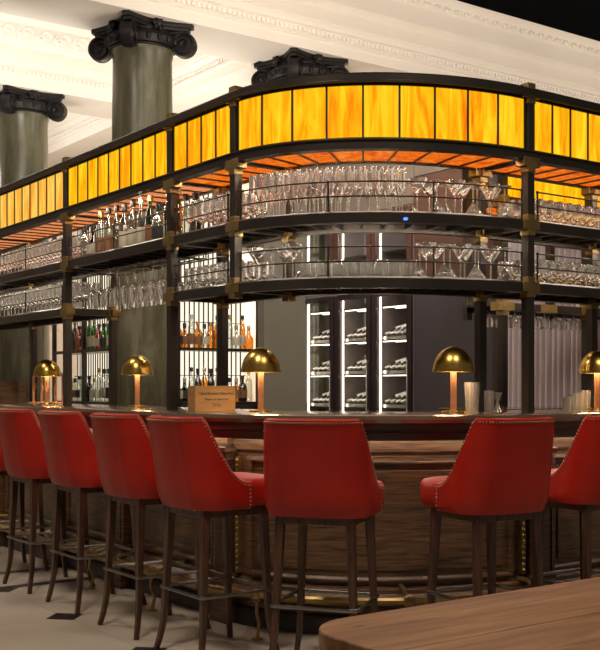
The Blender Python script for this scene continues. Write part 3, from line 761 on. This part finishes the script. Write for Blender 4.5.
for x in (5.35, 5.9, 6.5, 6.85):
    for y in (.06, .26): mb.tube([(x, YB + y, 1.755), (x, YB + y, 1.785)], .004, 6)
kp('glass_rack', mb, 'bronze')
for j, y in enumerate((.09, .23)):
    for i in range(15):
        ob = bpy.data.objects.new('small_wine_glass', GM['small_wine_glass']); C.objects.link(ob); ob.location = (5.36 + i * .10, YB + y, 1.765); ob.rotation_euler = (PI, 0, i); ob.scale = (.85, .85, .8)
        tag(ob, 'short stemmed glass hanging upside down in front of the curtain', 'glass', 'glasses hanging from the back gantry')
cb = empty('back_counter', (5.7, 5.1, 0), label='dark back counter standing behind the bar in front of the curtain', cat='counter')
build('cabinet_body', MB().box(-.55, 1.35, -.20, .35, 0, 1.05), 'oakdark', cb, smooth=0); build('countertop', MB().box(-.58, 1.38, -.23, .38, 1.05, 1.10), 'counter', cb, smooth=0, bevel=.005)

# ------------------------------------------------------------------ lamps
def lamp(x, y, label, first=None):
    if first is None:
        t = empty('table_lamp', (x, y, ZC)); 
        b = build('base', MB().lathe([(.001, 0), (.062, 0), (.064, .004), (.062, .010), (.02, .014), (.001, .014)], 32), 'lampbrass', t)
        s = build('stem', MB().lathe([(.0165, .012), (.0165, .235), (.012, .238)], 20), 'copper', t)
        pr = [(.105 * math.cos(a), .222 + .125 * math.sin(a)) for a in [R(q) for q in range(0, 91, 6)]]
        pr = [(.108, .214), (.108, .222)] + pr[1:-1] + [(.0015, .347)]
        inner = [(r - .004 if r > .006 else r, z - .004) for r, z in reversed(pr[1:])] + [(.104, .214)]
        sh = build('lamp_shade', MB().lathe(pr + inner, 40), 'lampbrass', t)
        bu = build('bulb', MB().lathe([(.03, .236), (.07, .236), (.072, .241), (.03, .241)], 28), 'bulb', t)
        reg(t, b, s, sh, bu)
    else:
        t = copy_tree(first); t.location = (x, y, ZC)
    tag(t, label, 'lamp', 'brass mushroom lamps on the bar')
    return t
lp = lamp(3.22, 4.83, 'brass mushroom lamp right of the printed wooden box')
lamp(3.93, 4.09, 'brass mushroom lamp beside the tall steel shaker cup', lp)
lamp(3.32, 6.46, 'brass mushroom lamp on the counter in front of the nearest stone column', lp)
lamp(3.30, 7.93, 'brass mushroom lamp framed by copper pipes at the left', lp)
lamp(5.09, 4.10, 'brass mushroom lamp cut off by the right edge', lp)

# copper tap arch behind the leftmost lamp
tp = empty('beer_tap', (3.44, 8.25, ZC), R(-125.8), label='copper pipe tap arch behind the leftmost lamp', cat='tap')
mb = MB()
def arch(yy0, yy1):
    pts = [(0, yy0, 0), (0, yy0, .20)] + [(0, (yy0 + yy1) / 2 + (yy0 - yy1) / 2 * math.cos(a), .20 + .045 * math.sin(a)) for a in [PI * k / 8 for k in range(1, 8)]] + [(0, yy1, .20), (0, yy1, 0)]
    return pts
mb.tube(arch(-.115, -.05), .011, 10); mb.tube(arch(.06, .12), .011, 10)
build('pipes', mb, 'copper', tp); build('base', MB().box(-.04, .04, -.15, .15, 0, .012), 'copper', tp, bevel=.003)
mb = MB(); mb.tube([(-.01, -.115, .17), (-.05, -.115, .16), (-.055, -.115, .12)], .006, 8); mb.tube([(-.01, .12, .17), (-.05, .12, .16), (-.055, .12, .12)], .006, 8); build('spout', mb, 'copper', tp)

# printed wooden box
def text_mesh(parent, txt, loc, size, rot, mat):
    cu = bpy.data.curves.new('t', 'FONT'); cu.body = txt; cu.size = size; cu.extrude = .0006; cu.align_x = 'CENTER'
    ob = bpy.data.objects.new('t', cu); C.objects.link(ob); dg = bpy.context.evaluated_depsgraph_get(); me = bpy.data.meshes.new_from_object(ob.evaluated_get(dg))
    C.objects.unlink(ob); o = bpy.data.objects.new('printed_text', me); me.materials.append(M[mat]); C.objects.link(o); o.parent = parent; o.location = loc; o.rotation_euler = rot; return o
# front faces the camera, box runs along a direction close to the picture plane
bx = empty('wooden_box', (3.165, 5.25, ZC), R(-14), label='pale wooden box with three lines of dark print, on the counter', cat='box')
mb = MB(); w, d, h = .235, .15, .14; th = .010
mb.box(-w / 2, w / 2, -d / 2, -d / 2 + th, 0, h); mb.box(-w / 2, w / 2, d / 2 - th, d / 2, 0, h); mb.box(-w / 2, -w / 2 + th, -d / 2 + th, d / 2 - th, 0, h); mb.box(w / 2 - th, w / 2, -d / 2 + th, d / 2 - th, 0, h); mb.box(-w / 2 + th, w / 2 - th, -d / 2 + th, d / 2 - th, 0, th)
build('box_body', mb, 'cratewood', bx, smooth=0, bevel=.0015)
for i, tx in enumerate(('Hand Blended Wine Mart', 'Made of Selection', 'Drink')):
    text_mesh(bx, tx, (.008, -d / 2 - .0008, .092 - i * .032), .0195, (R(90), 0, 0), 'ink')
# old slatted crate at the left
cr = empty('wooden_crate', (3.35, 9.12, ZC), R(-38), label='old brown slatted wooden crate on the counter at the left edge', cat='crate')
mb = MB()
for k in range(4):
    z = .003 + k * .045; mb.box(-.21, .21, -.12, -.108, z, z + .041); mb.box(-.21, .21, .108, .12, z, z + .041); mb.box(-.21, -.198, -.108, .108, z, z + .041); mb.box(.198, .21, -.108, .108, z, z + .041)
build('slats', mb, 'oldcrate', cr, smooth=0)
mb = MB()
for x in (-.198, .176):
    for y in (-.108, .086): mb.box(x, x + .022, y, y + .022, .003, .18)
mb.box(-.198, .198, -.108, .108, .0, .003); build('corner_battens', mb, 'oldcrate', cr, smooth=0)

# bar tools on the right of the counter
def px(x, X=None, Y=None):
    t = (x - 300) / 1080; ux, uy = .5845 + .8114 * t, .8114 - .5845 * t
    d = (X / ux) if X is not None else (Y / uy); return ux * d, uy * d
def cup(x, Y, r, h, name, label, mat='steel', flare=1.15):
    X, Y = px(x, Y=Y)
    o = build(name, MB().lathe([(.001, 0), (r, 0), (r * 1.01, .004), (r * flare, h), (r * flare - .002, h), (r * .97, .006), (.001, .006)], 24), mat, None); o.location = (X, Y, ZC)
    return tag(o, label, 'cup')
cup(472, 4.12, .033, .16, 'shaker_cup', 'tall steel shaker cup right of the lamp, bare counter between them', flare=1.25)
cup(489, 4.14, .024, .115, 'shaker_cup', 'narrow steel cup beside the hourglass jigger')
X, Y = px(497.5, Y=4.16)
o = build('jigger', MB().lathe([(.024, 0), (.008, .042), (.0075, .05), (.008, .055), (.026, .105), (.025, .105), (.007, .055), (.001, .05)], 22), 'steel', None); o.location = (X, Y, ZC); tag(o, 'hourglass steel jigger on the counter left of the right front post', 'jigger')
for i, (x, h, r, lb) in enumerate(((567, .075, .022, 'smallest steel cup, leftmost of the cups by the right-hand lamp'), (573, .095, .022, 'steel cup second from left near the right-hand lamp'), (579, .10, .022, 'steel cup third from left near the right-hand lamp'), (585.5, .115, .028, 'tallest steel cup next to the right-hand lamp'))):
    cup(x, 4.20, r, h, 'steel_cup', lb)

# ------------------------------------------------------------------ bar stools
def stool():
    t = empty('bar_stool')
    kids = []
    Z0, ZT, ZS = .69, 1.105, .815
    # plan of shell: U path from front right round the back to front left (local +y = front)
    def plan(u, off=0.0):       # u in 0..1
        w, f, b, r = .244 - off, .045, .225 - off, .13 - off * .5
        Ls = f + (b - r); La = PI / 2 * r; Lb = 2 * (w - r); T = 2 * Ls + 2 * La + Lb; q = u * T
        if q < Ls: return Vector((w, f - q)), 0
        q -= Ls
        if q < La: a = q / r; return Vector((w - r + r * math.cos(a), -(b - r) - r * math.sin(a))), a / (PI / 2)
        q -= La
        if q < Lb: 
            x = (w - r) - q; return Vector((x, -b - .012 * math.cos(x / (w - r) * PI / 2))), 1
        q -= Lb
        if q < La: a = q / r; return Vector((-(w - r) - r * math.sin(a), -(b - r) - r * math.cos(a))), 1 - a / (PI / 2)
        q -= La
        return Vector((-w, -(b - r) + q)), 0
    NU, NV = 64, 10
    def top(u):
        k = min(u, 1 - u) / .5        # 0 front edge .. 1 back centre
        a = .0; b = .42
        e = max(0, min(1, (k - .02) / (b - .02)))
        z = ZS - .005 + (ZT - ZS + .005) * (e ** 2.3) if e < 1 else ZT
        return z
    def pt(u, v, off):
        p, _ = plan(u, off); zt = top(u); z = Z0 + (zt - Z0) * v; k = (z - Z0) / (ZT - Z0)
        back = max(0, min(1, (-p.y + .10) / .33))
        y = p.y - .075 * k ** 1.2 * back
        x = p.x * (1 - .07 * k + .03 * math.sin(PI * min(1, k)))
        # rounded bottom edge
        tuck = .018 * max(0, 1 - v * 6) ** 2
        l = math.hypot(p.x, p.y); x -= p.x / l * tuck; y -= p.y / l * tuck
        return Vector((x, y, z))
    vs = []
    prof = [(v / NV, 0) for v in range(NV + 1)] + [(1.0, .014)] + [(v / NV, .036) for v in range(NV, -1, -1)]
    for i in range(NU + 1):
        u = i / NU
        for j, (v, off) in enumerate(prof):
            p = pt(u, v, off)
            if off == .014: p = (pt(u, 1, .0) + pt(u, 1, .036)) / 2 + Vector((0, 0, .008))
            vs.append(p)
    m = len(prof)
    fs = [(i * m + j, i * m + (j + 1) % m, (i + 1) * m + (j + 1) % m, (i + 1) * m + j) for i in range(NU) for j in range(m)] + [tuple(range(m)), tuple(NU * m + k for k in range(m))[::-1]]
    kids.append(build('backrest', MB().add(vs, fs), 'leather', t, smooth=50))
    # nailhead trim along the shell edge and down the front ends
    mb = MB(); last = None
    def stud(p, nrm): mb.ico(p + nrm * .0005, (.0047, .0047, .0047), 6)
    path = []
    for i in range(0, 400 + 1):
        u = i / 400; p = pt(u, 1, 0); p = p + Vector((0, 0, -.010)); path.append(p)
    front = [pt(0, v / 20, 0) + Vector((-.0, -.012, 0)) for v in range(1, 20)]
    back = [pt(1, v / 20, 0) + Vector((0, -.012, 0)) for v in range(19, 0, -1)]
    for p in front + path + back:
        if last is None or (p - last).length > .0125: stud(p, Vector((0, 0, 0))); last = p
    kids.append(build('nailhead_trim', mb, 'stud', t, smooth=60))
    # seat cushion: rounded block
    mb = MB(); rows = []; n = 48
    def sup(a, hx, hy, e=3.6): c, s = math.cos(a), math.sin(a); return hx * abs(c) ** (2 / e) * (1 if c > 0 else -1), hy * abs(s) ** (2 / e) * (1 if s > 0 else -1)
    lay = [(.0, .93, .70), (.35, .97, .70), (.0, .985, .715), (0, 1.0, .745), (0, 1.0, .785), (0, .985, .806), (0, .94, .818), (0, .8, .826), (0, .5, .831), (0, .01, .833)]
    lay = [(.01, .70), (.93, .70), (.985, .715), (1.0, .745), (1.0, .785), (.985, .806), (.94, .818), (.8, .826), (.5, .831), (.01, .833)]
    vs = []
    for (k, z) in lay:
        for i in range(n):
            x, y = sup(2 * PI * i / n, .230 * k, .218 * k); vs.append((x, y + .060, z))
    fs = [(i * n + q, i * n + (q + 1) % n, (i + 1) * n + (q + 1) % n, (i + 1) * n + q) for i in range(len(lay) - 1) for q in range(n)]
    kids.append(build('seat', MB().add(vs, fs), 'leather', t, smooth=60))
    # apron
    mb = MB(); a = .175
    mb.box(-a, a, -a, -a + .025, .655, .70); mb.box(-a, a, a - .025, a, .655, .70); mb.box(-a, -a + .025, -a + .025, a - .025, .655, .70); mb.box(a - .025, a, -a + .025, a - .025, .655, .70); mb.box(-a + .025, a - .025, -a + .025, a - .025, .69, .70)
    kids.append(build('apron', mb, 'legwood', t, smooth=0, bevel=.003))
    for sx in (-1, 1):
        for sy in (-1, 1):
            pts = []; rs = []
            for k in range(13):
                h = k / 12; z = .69 * (1 - h); dx = .157 + .028 * h + .022 * max(0, (h - .72) / .28) ** 1.7; 
                pts.append((sx * dx, sy * (dx + .0), z)); rs.append(.028 - .0125 * h)
            kids.append(build('leg', MB().tube(pts, rs, 4, sq=True), 'legwood', t, smooth=25, bevel=.002))
    r = .192; z = .30
    mb = MB(); cs = [(-r, -r), (r, -r), (r, r), (-r, r)]; pts = []
    for i, (x, y) in enumerate(cs):
        for k in range(5):
            a0 = PI + i * PI / 2 + k / 4 * PI / 2; pts.append((x * .93 + .0135 * math.cos(a0), y * .93 + .0135 * math.sin(a0), z))
    mb.tube(pts, .0085, 8, closed=True); f = build('footrest', mb, 'footsteel', t); kids.append(f)
    for k in kids: k.name = k.name
    reg(t, *kids); return t
S0 = stool()
SP = [ # x, y, facing angle (direction the sitter faces), label
 (2.892, 3.817, 36, 'red leather bar stool in the middle, its back square to the viewer'),
 (2.655, 4.36, 0, 'red leather bar stool just left of the middle one, seat cushion showing at its right'),
 (2.66, 4.99, 0, 'red leather bar stool with its seat hidden, third from the left among fully visible ones'),
 (2.675, 5.72, 0, 'red leather bar stool, second from the left edge with its whole back showing'),
 (2.68, 6.42, 0, 'red leather bar stool nearest the left edge with most of its back in view'),
 (2.68, 7.13, 0, 'red leather bar stool barely showing at the far left edge'),
 (3.56, 3.50, 82, 'red leather bar stool right of the middle, turned left with cushion at its left'),
 (4.27, 3.51, 86, 'red leather bar stool cut off by the right edge'),
]
for i, (x, y, a, lb) in enumerate(SP):
    t = S0 if i == 0 else copy_tree(S0)
    t.location = (x, y, 0); t.rotation_euler = (0, 0, R(a - 90)); tag(t, lb, 'bar stool', 'red leather bar stools along the bar')

# ------------------------------------------------------------------ foreground table
tb = empty('wooden_table', (2.3, 1.35, 0), label='worn wooden plank table in the near right corner', cat='table')
x0, x1, ya, yb = 1.31, 3.4, .95, 1.84
def rr_poly(a, b, c, d, r, left):   # outline with rounded left corners where wanted
    pts = []
    for (cx, cy, a0, on) in ((a + r, c + r, 180, left and c == ya), (b, c, None, False), (b, d, None, False), (a + r, d - r, 90, left and d == yb)):
        if on: pts += [(cx + r * math.cos(R(a0 + k * 9)), cy + r * math.sin(R(a0 + k * 9))) for k in range(11)]
        elif a0 is None: pts.append((cx, cy))
        else: pts.append((a, c if cy < (c + d) / 2 else d))
    return pts
cuts = [(ya, 1.252), (1.2535, 1.549), (1.5505, yb)]
for (c, d) in cuts:
    pts = rr_poly(x0, x1, c, d, .13, True); n = len(pts)
    mb = MB().add([(p[0] - 2.3, p[1] - 1.35, z) for z in (.71, .75) for p in pts], [tuple(range(n))[::-1], tuple(range(n, 2 * n))] + [(i, (i + 1) % n, n + (i + 1) % n, n + i) for i in range(n)])
    build('plank', mb, 'table', tb, smooth=25, bevel=.004)
mb = MB().box(x0 + .12 - 2.3, x1 - .1 - 2.3, ya + .1 - 1.35, yb - .1 - 1.35, .62, .709); build('apron', mb, 'legwood', tb, smooth=0)
for lx in (x0 + .16, x1 - .16):
    for ly in (ya + .14, yb - .14):
        build('leg', MB().box(lx - .035 - 2.3, lx + .035 - 2.3, ly - .035 - 1.35, ly + .035 - 1.35, 0, .62), 'legwood', tb, smooth=0, bevel=.004)

# ------------------------------------------------------------------ lighting
w = bpy.data.worlds.new('world'); bpy.context.scene.world = w; w.use_nodes = True
w.node_tree.nodes['Background'].inputs['Color'].default_value = (1, .86, .72, 1); w.node_tree.nodes['Background'].inputs['Strength'].default_value = .10
def area(loc, tgt, size, e, col=(1, .84, .66), sy=None):  # unseen lamps, several of them added to brighten beams, far walls and bar
    li = bpy.data.lights.new('unseen_light', 'AREA'); li.energy = e; li.color = col; li.size = size
    if sy: li.shape = 'RECTANGLE'; li.size_y = sy
    o = bpy.data.objects.new('unseen_light', li); C.objects.link(o); o.location = loc
    o.rotation_euler = (Vector(tgt) - Vector(loc)).to_track_quat('-Z', 'Y').to_euler(); return o
area((.6, 3.2, 5.6), (2.6, 4.6, .8), .7, 120, (1, .86, .70))
area((2.6, .8, 5.6), (3.4, 3.4, .8), .7, 100, (1, .86, .70))
area((1.0, 7.2, 5.6), (2.6, 7.4, 0), .7, 70, (1, .87, .76))
area((3.9, 11.2, 3.9), (3.9, 12.2, 6), .8, 46, (1, .93, .84))
area((4.3, 14.8, 3.9), (6.7, 14.8, 5.2), .8, 70, (1, .93, .84))
area((12.5, 14, 3.4), (17, 14.5, 4), 1.5, 420, (1, .9, .78))
area((12, 17, 3.4), (12, 19.5, 4), 1.5, 150, (1, .9, .78))
area((5.9, 11.2, 3.6), (6.4, 11.6, 6), .8, 36, (1, .93, .84))
area((8.8, 12, 3.4), (8.9, 13, 6), 1.2, 60, (1, .86, .7))
area((5.4, 7.2, 3.2), (7.4, 9.6, 5.4), 1.0, 60, (1, .88, .76))
area((8.5, 5.6, 3.8), (9.6, 9.6, 5.3), 1.2, 75, (1, .86, .72))
area((4.8, 6.6, 3.9), (5.6, 9.6, 5.3), .6, 16, (1, .86, .72))
area((12.5, 6.0, 3.8), (13, 9.6, 5.3), 1.2, 75, (1, .86, .72))
area((5.4, 7.0, 5.5), (5.8, 7.8, 1), .8, 45, (1, .85, .68))
area((6.3, 5.9, 5.0), (7.0, 5.6, 1.2), .4, 40, (1, .88, .8))

sc = bpy.context.scene
sc.view_settings.view_transform = 'Standard'; sc.view_settings.look = 'None'; sc.view_settings.gamma = 1; sc.view_settings.use_curve_mapping = False
sc.view_settings.exposure = 0
sc.cycles.transparent_max_bounces = 32
